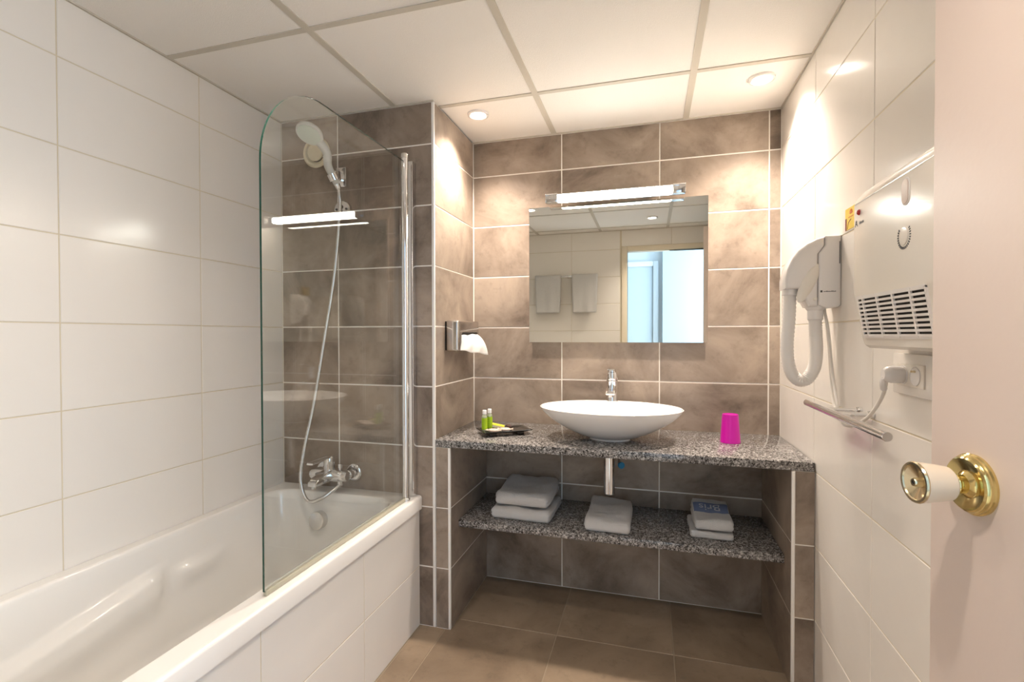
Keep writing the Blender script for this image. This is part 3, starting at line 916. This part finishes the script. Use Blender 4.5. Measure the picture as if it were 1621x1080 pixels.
def tray_set():
    cx, cy, a = -1.148, -0.277, math.atan2(0.125, 0.178)
    Mt = Matrix.Translation((cx, cy, CT)) @ Matrix.Rotation(a, 4, 'Z')
    t = thing('amenity_tray', (cx, cy, CT), 'small black lacquer tray on two feet holding toiletries', 'tray')
    # slightly dished plate
    def plate(u, v):
        x, y = (u - 0.5) * 0.218, (v - 0.5) * 0.118
        e = max(abs(u - 0.5), abs(v - 0.5)) * 2
        return Mt @ Vector((x, y, 0.0165 + 0.006 * sstep(0.75, 1.0, e)))
    g = G().grid(plate, 24, 16)
    p = obj('plate', g, 'lacquer', t, smooth=60, fixn=False)
    md = p.modifiers.new('thickness', 'SOLIDIFY'); md.thickness = 0.004; md.offset = -1
    for s in (-1, 1):
        obj('foot', G().box(s * 0.062 - 0.014, s * 0.062 + 0.014, -0.046, 0.046, 0.0003, 0.0127, 0.001, M=Mt), 'lacquer', t)
    zt = 0.0167

    def bottle(lx, ly, label):
        o = Mt @ Vector((lx, ly, zt))
        b = thing('toiletry_bottle', o, label, 'bottle', 'toiletry bottles on the black tray')
        obj('bottle_body', G().lathe([(0, 0), (0.0105, 0), (0.012, 0.002), (0.012, 0.060), (0.0105, 0.067), (0.007, 0.071), (0.007, 0.076), (0, 0.076)], o, (0, 0, 1), 28), 'bottle_glass', b)
        obj('label_sleeve', G().lathe([(0.0122, 0.008), (0.0124, 0.008), (0.0124, 0.058), (0.0122, 0.058)], o, (0, 0, 1), 28), 'label_green', b)
        obj('cap', G().lathe([(0.0078, 0.073), (0.0088, 0.073), (0.0088, 0.089), (0.0078, 0.091), (0, 0.091)], o, (0, 0, 1), 24), 'cap_white', b)
        for k in range(4):
            z = 0.020 + 0.0085 * k
            g = G()
            for q in range(7):
                a0 = -PI * 0.72 + q * 0.13
                a1 = a0 + 0.13
                r = 0.0126
                g.add([(o.x + r * math.cos(w_), o.y + r * math.sin(w_), o.z + zz) for w_, zz in ((a0, z), (a1, z), (a1, z + 0.0012), (a0, z + 0.0012))], [(0, 1, 2, 3)])
            obj('print_line', g, 'label_dark_green', b, smooth=0, fixn=False)

    bottle(-0.088, 0.002, 'toiletry bottle with green label at the outer end of the tray')
    bottle(-0.058, 0.026, 'toiletry bottle with green label nearest the yellow box')

    def soap(lx, ly, ang, label, sx=0.024, sy=0.018):
        o = Mt @ Vector((lx, ly, zt))
        s = thing('wrapped_soap', o, label, 'soap', 'wrapped soaps on the black tray')
        Ms = Mt @ Matrix.Translation((lx, ly, zt)) @ Matrix.Rotation(ang, 4, 'Z')
        def f(u, v):
            th, ph = 2 * PI * u, PI * (v - 0.5)
            rr = max(0.0, math.cos(ph)) ** 0.5
            w_ = 1 + 0.04 * math.sin(th * 9)
            return Ms @ Vector((sx * rr * math.cos(th) * w_, sy * rr * math.sin(th) * w_, 0.0075 + 0.007 * math.sin(ph)))
        obj('soap_body', G().grid(f, 36, 10), 'soap_wrap', s, smooth=60)
        for sd in (-1, 1):
            g = G()
            g.add([Ms @ Vector(p) for p in ((sd * sx * 0.9, -0.005, 0.007), (sd * sx * 0.9, 0.005, 0.009), (sd * (sx + 0.010), 0.010, 0.012), (sd * (sx + 0.011), 0.0, 0.005), (sd * (sx + 0.010), -0.010, 0.010))], [(0, 1, 2, 3, 4)])
            e = obj('wrapper_twist', g, 'soap_wrap', s, smooth=0, fixn=False)
            md = e.modifiers.new('thickness', 'SOLIDIFY'); md.thickness = 0.0008

    soap(-0.058, -0.032, -0.6, 'pale wrapped soap beside the toiletry bottles')
    soap(-0.004, -0.026, -0.5, 'pale wrapped soap in the middle of the tray')
    Mb = Mt @ Matrix.Translation((-0.022, 0.026, zt + 0.0175)) @ Matrix.Rotation(-0.5, 4, 'Z') @ Matrix.Rotation(0.18, 4, 'Y')
    o = Mt @ Vector((-0.022, 0.026, zt))
    yb = thing('yellow_soap_box', o, 'small flat yellow soap box on the black tray', 'box')
    obj('sleeve', G().box(-0.031, 0.031, -0.017, 0.017, -0.011, 0.001, 0.001, M=Mb), 'cream_box', yb)
    obj('lid', G().box(-0.0312, 0.0312, -0.0172, 0.0172, 0.0008, 0.003, 0.0008, M=Mb), 'yellow_box', yb)
    bb = thing('brown_sachet', Mt @ Vector((0.026, 0.008, zt)), 'small dark brown sachet box on the black tray', 'box')
    Mc = Mt @ Matrix.Translation((0.024, 0.008, zt)) @ Matrix.Rotation(-0.2, 4, 'Z')
    obj('sachet_box', G().box(-0.009, 0.009, -0.022, 0.022, 0.0003, 0.018, 0.001, M=Mc), 'brown_box', bb)
    obj('flap', G().box(-0.0085, 0.0085, -0.0225, -0.0215, 0.004, 0.0182, 0.0003, M=Mc), 'brown_box', bb)


tray_set()

# ------------------------------------------------------------------ folded towels
def slab(cx, cy, z0, wd, dp, ht, seed, rot=0.0, sag=0.006, layers=2, back=0.0):
    """folded towel: soft block with rounded front fold, side grooves between the layers"""
    nx, ny, nz = 34, 34, 14
    bm = bmesh.new()
    bmesh.ops.create_cube(bm, size=2)
    bm.free()
    vs, fs, idx = [], [], {}

    def put(i, j, k):
        key = (i, j, k)
        if key in idx:
            return idx[key]
        x, y, z = 2 * i / nx - 1, 2 * j / ny - 1, 2 * k / nz - 1
        px, py, pz = x * wd / 2, y * dp / 2, z * ht / 2
        r = ht * 0.42
        # round the edges
        ix, iy, iz = max(-wd / 2 + r * 0.7, min(wd / 2 - r * 0.7, px)), max(-dp / 2 + r, min(dp / 2 - r, py)), max(-ht / 2 + r, min(ht / 2 - r, pz))
        d = Vector((px - ix, py - iy, pz - iz))
        if d.length > 1e-9:
            m = max(abs(d.x) / (r * 0.7), abs(d.y) / r, abs(d.z) / r)
            d = Vector((d.x / (r * 0.7), d.y / r, d.z / r)).normalized() * m
            d = Vector((d.x * r * 0.7, d.y * r, d.z * r))
        p = Vector((ix, iy, iz)) + d
        # grooves on the sides where layers meet
        if abs(x) > 0.97 or y > 0.97:
            g = abs(math.sin((z + 1) / 2 * PI * layers))
            p.x -= 0.006 * (1 - g) ** 3 * (1 if x > 0 else -1) * (abs(x) > 0.97)
        n1 = noise.noise(Vector((p.x * 9 + seed, p.y * 9, p.z * 9 + seed)))
        n2 = noise.noise(Vector((p.x * 28, p.y * 28 + seed, p.z * 28)))
        n3 = noise.noise(Vector((p.x * 6 + seed * 3, p.y * 22, seed)))
        up = (z + 1) / 2
        p.z += up * (0.008 * n1 + 0.0036 * n2 + 0.006 * n3 - sag * (1 - x * x) * (1 - y * y) * 0.5) + up * back * (y + 1) / 2
        p.y += 0.005 * noise.noise(Vector((p.x * 7, p.z * 14, seed))) + 0.0015 * n2
        p.x += 0.004 * noise.noise(Vector((p.y * 9, p.z * 16, seed + 4))) + 0.0015 * n2
        p.z = max(p.z, -ht / 2)
        c, s = math.cos(rot), math.sin(rot)
        idx[key] = len(vs)
        vs.append((cx + p.x * c - p.y * s, cy + p.x * s + p.y * c, z0 + ht / 2 + p.z))
        return idx[key]
    for i in range(nx):
        for j in range(ny):
            fs.append((put(i, j, nz), put(i + 1, j, nz), put(i + 1, j + 1, nz), put(i, j + 1, nz)))
            fs.append((put(i, j, 0), put(i, j + 1, 0), put(i + 1, j + 1, 0), put(i + 1, j, 0)))
    for i in range(nx):
        for k in range(nz):
            fs.append((put(i, 0, k), put(i + 1, 0, k), put(i + 1, 0, k + 1), put(i, 0, k + 1)))
            fs.append((put(i, ny, k), put(i, ny, k + 1), put(i + 1, ny, k + 1), put(i + 1, ny, k)))
    for j in range(ny):
        for k in range(nz):
            fs.append((put(0, j, k), put(0, j, k + 1), put(0, j + 1, k + 1), put(0, j + 1, k)))
            fs.append((put(nx, j, k), put(nx, j + 1, k), put(nx, j + 1, k + 1), put(nx, j, k + 1)))
    return G().add(vs, fs), vs, idx, (nx, ny, nz)


TG = 'white towels folded on the granite shelf'
g, _, _, _ = slab(-1.062, -0.198, SH + 0.0005, 0.262, 0.268, 0.048, 1.3, -0.03)
tag(obj('folded_towel', g, 'towel', loc=(-1.062, -0.198, SH), smooth=60), 'wide folded white towel at the bottom of the taller stack', 'towel', TG)
g, _, _, _ = slab(-1.062, -0.185, SH + 0.0560, 0.238, 0.262, 0.054, 5.7, -0.02, back=0.016)
tag(obj('folded_towel', g, 'towel', loc=(-1.062, -0.185, SH + 0.05), smooth=60), 'wide folded white towel on top of the taller stack', 'towel', TG)
g, _, _, _ = slab(-0.699, -0.225, SH + 0.0005, 0.182, 0.272, 0.048, 9.1, 0.0, layers=3, back=0.012)
tag(obj('folded_towel', g, 'towel', loc=(-0.699, -0.225, SH), smooth=60), 'single folded white towel on the shelf below the bottle trap', 'towel', TG)
g, _, _, _ = slab(-0.305, -0.225, SH + 0.0005, 0.158, 0.175, 0.030, 12.4, 0.01)
tag(obj('folded_towel', g, 'towel', loc=(-0.305, -0.225, SH), smooth=60), 'small folded white towel underneath the one with the blue band', 'towel', TG)
g, vs4, id4, (nx, ny, nz) = slab(-0.300, -0.218, SH + 0.0320, 0.142, 0.178, 0.040, 15.8, 0.01, back=0.030)
tw = obj('folded_towel', g, 'towel', loc=(-0.300, -0.218, SH + 0.03), smooth=60)
tag(tw, 'small folded white towel with a blue lettered band on top', 'towel', TG)
# the woven band lies on the upper face
J0, J1 = int(ny * 0.44), int(ny * 0.78)
bg = G()
bv, bf = [], []
nj = J1 - J0
for i in range(nx + 1):
    for j in range(J0, J1 + 1):
        p = vs4[id4[(i, j, nz)]]
        bv.append((p[0], p[1], p[2] + 0.0008))
for i in range(nx):
    for j in range(nj):
        bf.append((i * (nj + 1) + j, (i + 1) * (nj + 1) + j, (i + 1) * (nj + 1) + j + 1, i * (nj + 1) + j + 1))
band = obj('woven_band', bg.add(bv, bf), 'towel_blue', tw, smooth=60, fixn=False)
band['label'] = 'blue woven band with white letters'
# lettering follows the band; it reads upside down from the room
cxm = sum(p[0] for p in bv) / len(bv); cym = sum(p[1] for p in bv) / len(bv)
tg = text_geo('Bris', 0.054, Matrix.Translation((cxm - 0.004, cym + 0.002, 0)) @ Matrix.Rotation(PI, 4, 'Z'), 0.0)
def band_z(x, y):
    best = sorted(((p[0] - x) ** 2 + (p[1] - y) ** 2, p[2]) for p in bv)[:4]
    ws = [1 / (d + 1e-8) for d, _ in best]
    return sum(w_ * z for w_, (_, z) in zip(ws, best)) / sum(ws)
tg.v = [(x, y, band_z(x, y) + 0.0012) for x, y, z in tg.v]
obj('lettering', tg, 'towel_print', band, smooth=0, fixn=False)

# ------------------------------------------------------------------ hair dryer
def hair_dryer():
    yn, yf = -0.683, -0.605
    t = thing('hair_dryer', (0, -0.644, 1.29), 'white wall-mounted hotel hair dryer with looped hose', 'hair dryer')
    hold = [(-0.0005, 1.300), (-0.0005, 1.503), (-0.040, 1.503), (-0.041, 1.476), (-0.058, 1.452), (-0.058, 1.300), (-0.035, 1.290), (-0.008, 1.293)]
    obj('wall_holder', G().prism(hold, 'y', yn + 0.002, yf + 0.01, 0.005), 'plastic_white', t)
    body = [(-0.0585, 1.296), (-0.0585, 1.451), (-0.0415, 1.475), (-0.0405, 1.503), (-0.062, 1.497), (-0.088, 1.484), (-0.112, 1.463), (-0.130, 1.437), (-0.141, 1.410),
            (-0.1475, 1.378), (-0.1475, 1.350), (-0.108, 1.350), (-0.100, 1.330), (-0.083, 1.295)]
    bd = obj('dryer_body', G().prism(body, 'y', yn + 0.004, yf, 0.010, 4), 'plastic_white', t)
    Ms = Matrix.Translation((-0.085, yn + 0.006, 1.365)) @ Matrix.Rotation(math.radians(24), 4, 'Y')
    g = G().lathe([(0, 0.006), (0.5, 0.0055), (0.85, 0.0035), (1.0, 0.0)], (0, 0, 0), (0, -1, 0), 40)
    g.v = [Ms @ Vector((x * 0.019, y, z * 0.062)) for x, y, z in g.v]
    obj('grip_scoop', g, 'plastic_warm', bd)
    obj('hose_collar', G().lathe([(0.0215, 0.004), (0.0215, -0.014), (0.0195, -0.016), (0, -0.016)], (-0.1255, -0.644, 1.348), (0, 0, 1), 28), 'plastic_white', t)
    obj('nozzle', G().lathe([(0.029, 0.028), (0.026, 0.006), (0.021, 0.0), (0.021, -0.026), (0.0185, -0.028), (0, -0.028)], (-0.0565, -0.644, 1.285), (0, 0, 1), 28), 'plastic_white', t)
    pts = [(-0.1255, -0.644, 1.338), (-0.128, -0.646, 1.26), (-0.1335, -0.648, 1.18), (-0.128, -0.65, 1.115), (-0.108, -0.65, 1.078), (-0.083, -0.649, 1.076),
           (-0.061, -0.648, 1.110), (-0.0535, -0.646, 1.165), (-0.0555, -0.644, 1.215), (-0.0565, -0.644, 1.262)]
    ps = spline(pts, 13)
    rd = []
    for i in range(len(ps)):
        lin_ = (i / len(ps))
        amp = 0.0011 if lin_ < 0.62 or lin_ > 0.86 else 0.0003
        rd.append(0.0178 + (amp if i % 2 else -amp))
    obj('hose', G().tube(ps, rd, 22), 'hose_white', t, smooth=80)
    obj('side_slot', G().box(-0.006, -0.004, yn + 0.0012, yn + 0.003, 1.42, 1.485), 'grey_print', t, smooth=0)
    g = G()
    random.seed(4)
    g.box(-0.054, -0.049, yn + 0.0012, yn + 0.003, 1.337, 1.343)
    x = -0.046
    while x < -0.014:
        wd = random.uniform(0.0012, 0.003)
        g.box(x, x + wd, yn + 0.0014, yn + 0.003, 1.3382, 1.3382 + random.uniform(0.002, 0.0034))
        x += wd + 0.0009
    obj('maker_mark', g, 'grey_print', t, smooth=0)
    bt = obj('switch', G().lathe([(0.0055, 0), (0.005, 0.003), (0, 0.004)], (-0.067, yn + 0.004, 1.318), (0, -1, 0), 18), 'plastic_warm', bd)


hair_dryer()

# ------------------------------------------------------------------ fan heater
def heater():
    y0, y1 = -1.385, -1.050
    t = thing('fan_heater', (0, -1.22, 1.19), 'white wall-mounted bathroom fan heater with louvred grille', 'heater')
    prof = [(-0.0005, 1.186), (-0.070, 1.184), (-0.078, 1.190), (-0.083, 1.206), (-0.096, 1.288), (-0.1005, 1.304), (-0.1005, 1.500), (-0.094, 1.514),
            (-0.078, 1.530), (-0.050, 1.545), (-0.0005, 1.552)]
    bm_ = G().prism(prof, 'y', y0, y1, 0.010, 4)
    obj('casing', bm_, 'plastic_warm', t, smooth=30)
    # crease along the top edge of the front
    obj('top_seam', G().box(-0.1012, -0.0995, y0 + 0.012, y1 - 0.012, 1.4985, 1.5000), 'plastic_white', t, smooth=0)
    # grille: sloped frame on the lower front
    a0, a1 = Vector((-0.0835, 0, 1.209)), Vector((-0.0972, 0, 1.295))     # bottom and top of the grille in x,z
    d = (a1 - a0); L = d.length; d.normalize()
    n = Vector((-d.z, 0, d.x))
    def q(s, off):
        return a0 + d * s + n * off
    gy0, gy1 = -1.347, -1.076
    Mg = Matrix(((0, d.x, n.x, a0.x), (1, 0, 0, 0), (0, d.z, n.z, a0.z), (0, 0, 0, 1)))   # local: x along wall, y up the slope, z out
    gr = obj('grille', G().box(gy0, gy1, 0, L, -0.002, 0.0012, M=Mg), 'dark_gap', t, smooth=0)
    obj('grille_frame', G().box(gy0 - 0.003, gy1 + 0.003, -0.003, 0.002, 0, 0.0035, M=Mg).box(gy0 - 0.003, gy1 + 0.003, L - 0.003, L + 0.002, 0, 0.0035, M=Mg)
        .box(gy0 - 0.003, gy0 + 0.002, 0, L, 0, 0.0035, M=Mg).box(gy1 - 0.003, gy1 + 0.003, 0, L, 0, 0.0035, M=Mg), 'plastic_white', gr, smooth=0)
    for k in range(10):
        s = 0.001 + k * (L - 0.002) / 9.5
        obj('slat', G().box(gy0, gy1, s, s + 0.0046, 0.0005, 0.0045, M=Mg), 'plastic_white', gr, smooth=0)
    for k in range(4):
        yy = gy0 + 0.045 + k * 0.0655
        obj('rib', G().box(yy, yy + 0.005, 0, L, 0.001, 0.005, M=Mg), 'plastic_white', gr, smooth=0)
    xf = -0.1005
    def capsule(yc, zc, hw, hh, nn=16):
        pts = []
        for i in range(nn * 2):
            a = PI * i / nn
            c, s = math.cos(a), math.sin(a)
            pts.append((yc + hw * c, zc + (hh - hw) * (1 if s >= 0 else -1) + hw * s))
        return pts
    bt = obj('push_button', G().prism(capsule(-1.285, 1.467, 0.0115, 0.022), 'x', xf - 0.0022, xf + 0.001, 0.0008), 'door_paint', t)
    obj('button_bezel', G().prism(capsule(-1.285, 1.467, 0.0145, 0.025), 'x', xf - 0.0012, xf + 0.001, 0.0006), 'plastic_white', bt)
    kb = obj('thermostat_dial', G().lathe([(0.0165, 0), (0.016, 0.0016), (0.014, 0.0022), (0, 0.0022)], (xf, -1.28, 1.389), (-1, 0, 0), 32), 'plastic_warm', t)
    for i in range(22):
        a = math.radians(-215 + i * 250 / 21) 
        c, s = math.cos(a), math.sin(a)
        Mk = Matrix.Translation((xf - 0.0003, -1.28 + 0.0215 * c, 1.389 + 0.0215 * s)) @ Matrix.Rotation(a, 4, 'X')
        obj('dial_mark', G().box(-0.0004, 0.0004, -0.0022, 0.0022, -0.0008 - 0.0008 * i / 21, 0.0008 + 0.0008 * i / 21, M=Mk), 'grey_print', t, smooth=0)
    obj('pilot_light', G().lathe([(0.0065, 0), (0.006, 0.002), (0.004, 0.004), (0, 0.005)], (xf, -1.085, 1.478), (-1, 0, 0), 20), 'red_lamp', t)
    Mx = Matrix(((0, 0, -1, xf - 0.0004), (-1, 0, 0, -1.092), (0, 1, 0, 1.4555), (0, 0, 0, 1)))
    obj('lettering', text_geo('A', 0.020, Mx @ Matrix.Translation((-0.022, 0, 0)), 0.0002), 'grey_print', t, smooth=0, fixn=False)
    obj('lettering', text_geo('tlantic', 0.010, Mx @ Matrix.Translation((0.006, -0.001, 0)), 0.0002), 'pale_print', t, smooth=0, fixn=False)


heater()

# ------------------------------------------------------------------ yellow card, sockets, cord, towel rail
k = thing('notice_card', (0, -0.755, 1.505), 'small yellow notice card on the white wall beside the heater', 'card')
obj('card', G().box(-0.0016, -0.0004, -0.80, -0.711, 1.507, 1.567), 'card_yellow', k, smooth=0)
obj('print_strip', G().box(-0.0019, -0.0014, -0.722, -0.711, 1.507, 1.540), 'card_brown', k, smooth=0)
g = G()
for i in range(7):
    a = math.radians(20 + i * 24)
    Mk = Matrix.Translation((-0.0018, -0.752, 1.548)) @ Matrix.Rotation(a, 4, 'X')
    g.box(-0.0003, 0.0003, 0.002, 0.013, -0.0012, 0.0012, M=Mk)
g.box(-0.0021, -0.0015, -0.768, -0.734, 1.5395, 1.5415)
obj('print_emblem', g, 'card_orange', k, smooth=0)
obj('print_stroke', G().tube(spline([(-0.0018, -0.727, 1.510), (-0.0018, -0.735, 1.526), (-0.0018, -0.752, 1.533)], 6), 0.0012, 8, flat=0.4), 'card_brown', k)

s = thing('double_socket', (0, -1.10, 1.085), 'white double wall socket below the fan heater', 'socket')
obj('surround', G().box(-0.010, -0.0005, -1.205, -1.020, 1.084, 1.172, 0.003), 'white_tile', s)
fp = obj('face_plate', G().box(-0.0135, -0.0095, -1.156, -1.046, 1.103, 1.151, 0.0015), 'plastic_warm', s)
for y in (-1.0765, -1.126):
    o = obj('outlet', G().lathe([(0.0195, 0.0), (0.0195, 0.002), (0.0185, 0.0022), (0.018, 0.0012), (0.0, 0.0010)], (-0.0135, y, 1.127), (-1, 0, 0), 32), 'plastic_white', fp)
    obj('earth_pin', G().lathe([(0.0025, 0), (0.0022, 0.008), (0, 0.009)], (-0.0145, y - 0.001, 1.137), (-1, 0, 0), 12), 'pale_brass', o)

cpts = [(-0.030, -0.633, 1.292), (-0.020, -0.640, 1.22), (-0.012, -0.650, 1.10), (-0.014, -0.690, 1.02), (-0.022, -0.745, 0.982), (-0.035, -0.815, 0.972),
        (-0.040, -0.895, 0.985), (-0.037, -0.975, 1.022), (-0.036, -1.035, 1.075), (-0.044, -1.073, 1.114), (-0.050, -1.078, 1.124)]
pc = thing('power_cord', (-0.04, -0.85, 0.972), 'white power cord running from the hair dryer to the wall socket', 'cord')
obj('cable', G().tube(spline(cpts, 10), 0.0042, 12), 'cord_white', pc, smooth=80)
pl = obj('plug', G().lathe([(0, -0.001), (0.0175, -0.001), (0.0185, 0.004), (0.0185, 0.020), (0.0165, 0.030), (0.011, 0.036), (0, 0.037)], (-0.0158, -1.0765, 1.127), (-1, 0, 0), 28), 'plastic_white', pc)
obj('strain_relief', G().tube(spline([(-0.046, -1.0755, 1.124), (-0.047, -1.068, 1.110), (-0.041, -1.055, 1.093)], 5), 0.0065, 12), 'plastic_white', pl)
p2 = [(-0.022, -0.612, 1.292), (-0.012, -0.615, 1.18), (-0.010, -0.628, 1.08), (-0.011, -0.665, 1.0), (-0.010, -0.72, 0.985), (-0.008, -0.79, 1.005), (-0.006, -0.822, 1.012)]
c2 = obj('spare_cable', G().tube(spline(p2, 10), 0.0036, 12), 'cord_white', loc=(-0.01, -0.7, 0.985), smooth=80)
tag(c2, 'thin white cable looping from the hair dryer behind the towel bar', 'cable')

r = thing('towel_bar', (0, -0.86, 1.0), 'short chrome towel bar below the hair dryer', 'towel bar')
obj('bar', G().lathe([(0, 0), (0.0088, 0), (0.0096, 0.001), (0.0096, 0.506), (0.0088, 0.507), (0, 0.507)], (-0.09, -0.69, 1.013), (0, -1, 0), 28), 'chrome', r)
for y in (-0.828, -0.898):
    a = obj('arm', G().tube([(-0.088, y, 1.013), (-0.012, y, 1.013)], 0.0058, 16), 'chrome', r)
    obj('wall_flange', G().lathe([(0.0062, 0.012), (0.0085, 0.011), (0.0098, 0.006), (0.0098, 0.0), (0, 0.0)], (-0.0005, y, 1.013), (-1, 0, 0), 22), 'chrome', a)
obj('bracket_plate', G().box(-0.072, -0.018, -0.893, -0.833, 1.008, 1.0105), 'chrome_satin', r, smooth=0)

# ------------------------------------------------------------------ rear rail with two towels (seen in the mirror)
rr = thing('towel_rail', (-1.28, YR, 1.745), 'chrome towel rail on the doorway wall, seen in the mirror', 'towel rail')
obj('rail', G().tube([(-1.58, YR + 0.075, 1.758), (-1.005, YR + 0.075, 1.758)], 0.009, 18), 'chrome', rr)
for x in (-1.55, -1.285, -1.03):
    obj('post', G().tube([(x, YR + 0.0005, 1.758), (x, YR + 0.070, 1.758)], 0.008, 14), 'chrome', rr)

def hung(x0, x1, label, seed):
    o = thing('hanging_towel', ((x0 + x1) / 2, YR + 0.075, 1.40), label, 'towel', 'white towels hanging on the rail in the mirror')
    yc, zc, rr_ = YR + 0.075, 1.758, 0.013
    def f(u, v):
        L = 0.34; arc = PI * rr_
        tot = 2 * L + arc
        s = v * tot
        if s < L:
            y, z, hang = yc + rr_, zc - (L - s), (L - s) / L
        elif s < L + arc:
            a = (s - L) / rr_
            y, z, hang = yc + rr_ * math.cos(a), zc + rr_ * math.sin(a), 0
        else:
            y, z, hang = yc - rr_, zc - (s - L - arc) * 0.97, (s - L - arc) / L
        wv = 0.010 * hang * noise.noise(Vector((u * 4 + seed, hang * 1.5, seed)))
        y += wv if y > yc else -abs(wv) * 0.5
        nar = 1 - 0.10 * hang
        x = (x0 + x1) / 2 + (u - 0.5) * (x1 - x0) * nar
        return (x, y, z)
    p = obj('cloth', G().grid(f, 18, 50), 'towel', o, smooth=80, fixn=False)
    md = p.modifiers.new('thickness', 'SOLIDIFY'); md.thickness = 0.007; md.offset = 0


hung(-1.585, -1.338, 'white towel hanging on the rail, farther from the doorway, seen in the mirror', 2.0)
hung(-1.236, -1.000, 'white towel hanging on the rail, nearer the doorway, seen in the mirror', 7.0)

# ------------------------------------------------------------------ open door with knob
def door():
    A, B = Vector((-0.165, -1.510, 0)), Vector((-0.055, -2.285, 0))
    e = (B - A); L = e.length; e.normalize()
    n = Vector((e.y, -e.x, 0))            # points to -x, into the room
    if n.x > 0:
        n = -n
    M = Matrix(((e.x, n.x, 0, A.x), (e.y, n.y, 0, A.y), (0, 0, 1, 0), (0, 0, 0, 1)))    # local x along the leaf, y out of its face
    d = obj('door_1', G().box(0, L, -0.04, 0, 0.008, 1.992, 0.002, M=M), 'door_paint', loc=(A.x, A.y, 0))
    tag(d, 'open pale pinkish bathroom door with brass knob at the right edge', 'door', kind='structure')
    o = M @ Vector((0.074, 0, 1.030))
    kn = obj('door_knob', G().lathe([(0.0125, 0.0265), (0.0175, 0.027), (0.0205, 0.030), (0.0222, 0.040), (0.0250, 0.060), (0.0252, 0.064)], o, n, 40), 'knob_cream', d)
    obj('rose', G().lathe([(0.037, 0), (0.0372, 0.003), (0.0355, 0.0045), (0.0352, 0.0065), (0.0335, 0.008), (0.033, 0.010), (0.031, 0.0115), (0.027, 0.011), (0.017, 0.008), (0.014, 0.009)], o, n, 48), 'brass', kn)
    obj('neck', G().lathe([(0.017, 0.007), (0.015, 0.010), (0.0115, 0.013), (0.011, 0.018), (0.0125, 0.020), (0.0135, 0.023), (0.012, 0.026), (0.012, 0.029)], o, n, 36), 'brass', kn)
    obj('end_plate', G().lathe([(0.0250, 0.0635), (0.0256, 0.0655), (0.0245, 0.0675), (0.0215, 0.0672), (0.0205, 0.0655), (0.006, 0.0595), (0.0055, 0.066), (0.0045, 0.068), (0.0022, 0.068)], o, n, 44), 'pale_brass', kn)
    obj('key_hole', G().lathe([(0.0024, 0.0675), (0, 0.0675)], o, n, 16), 'dark_gap', kn)


door()
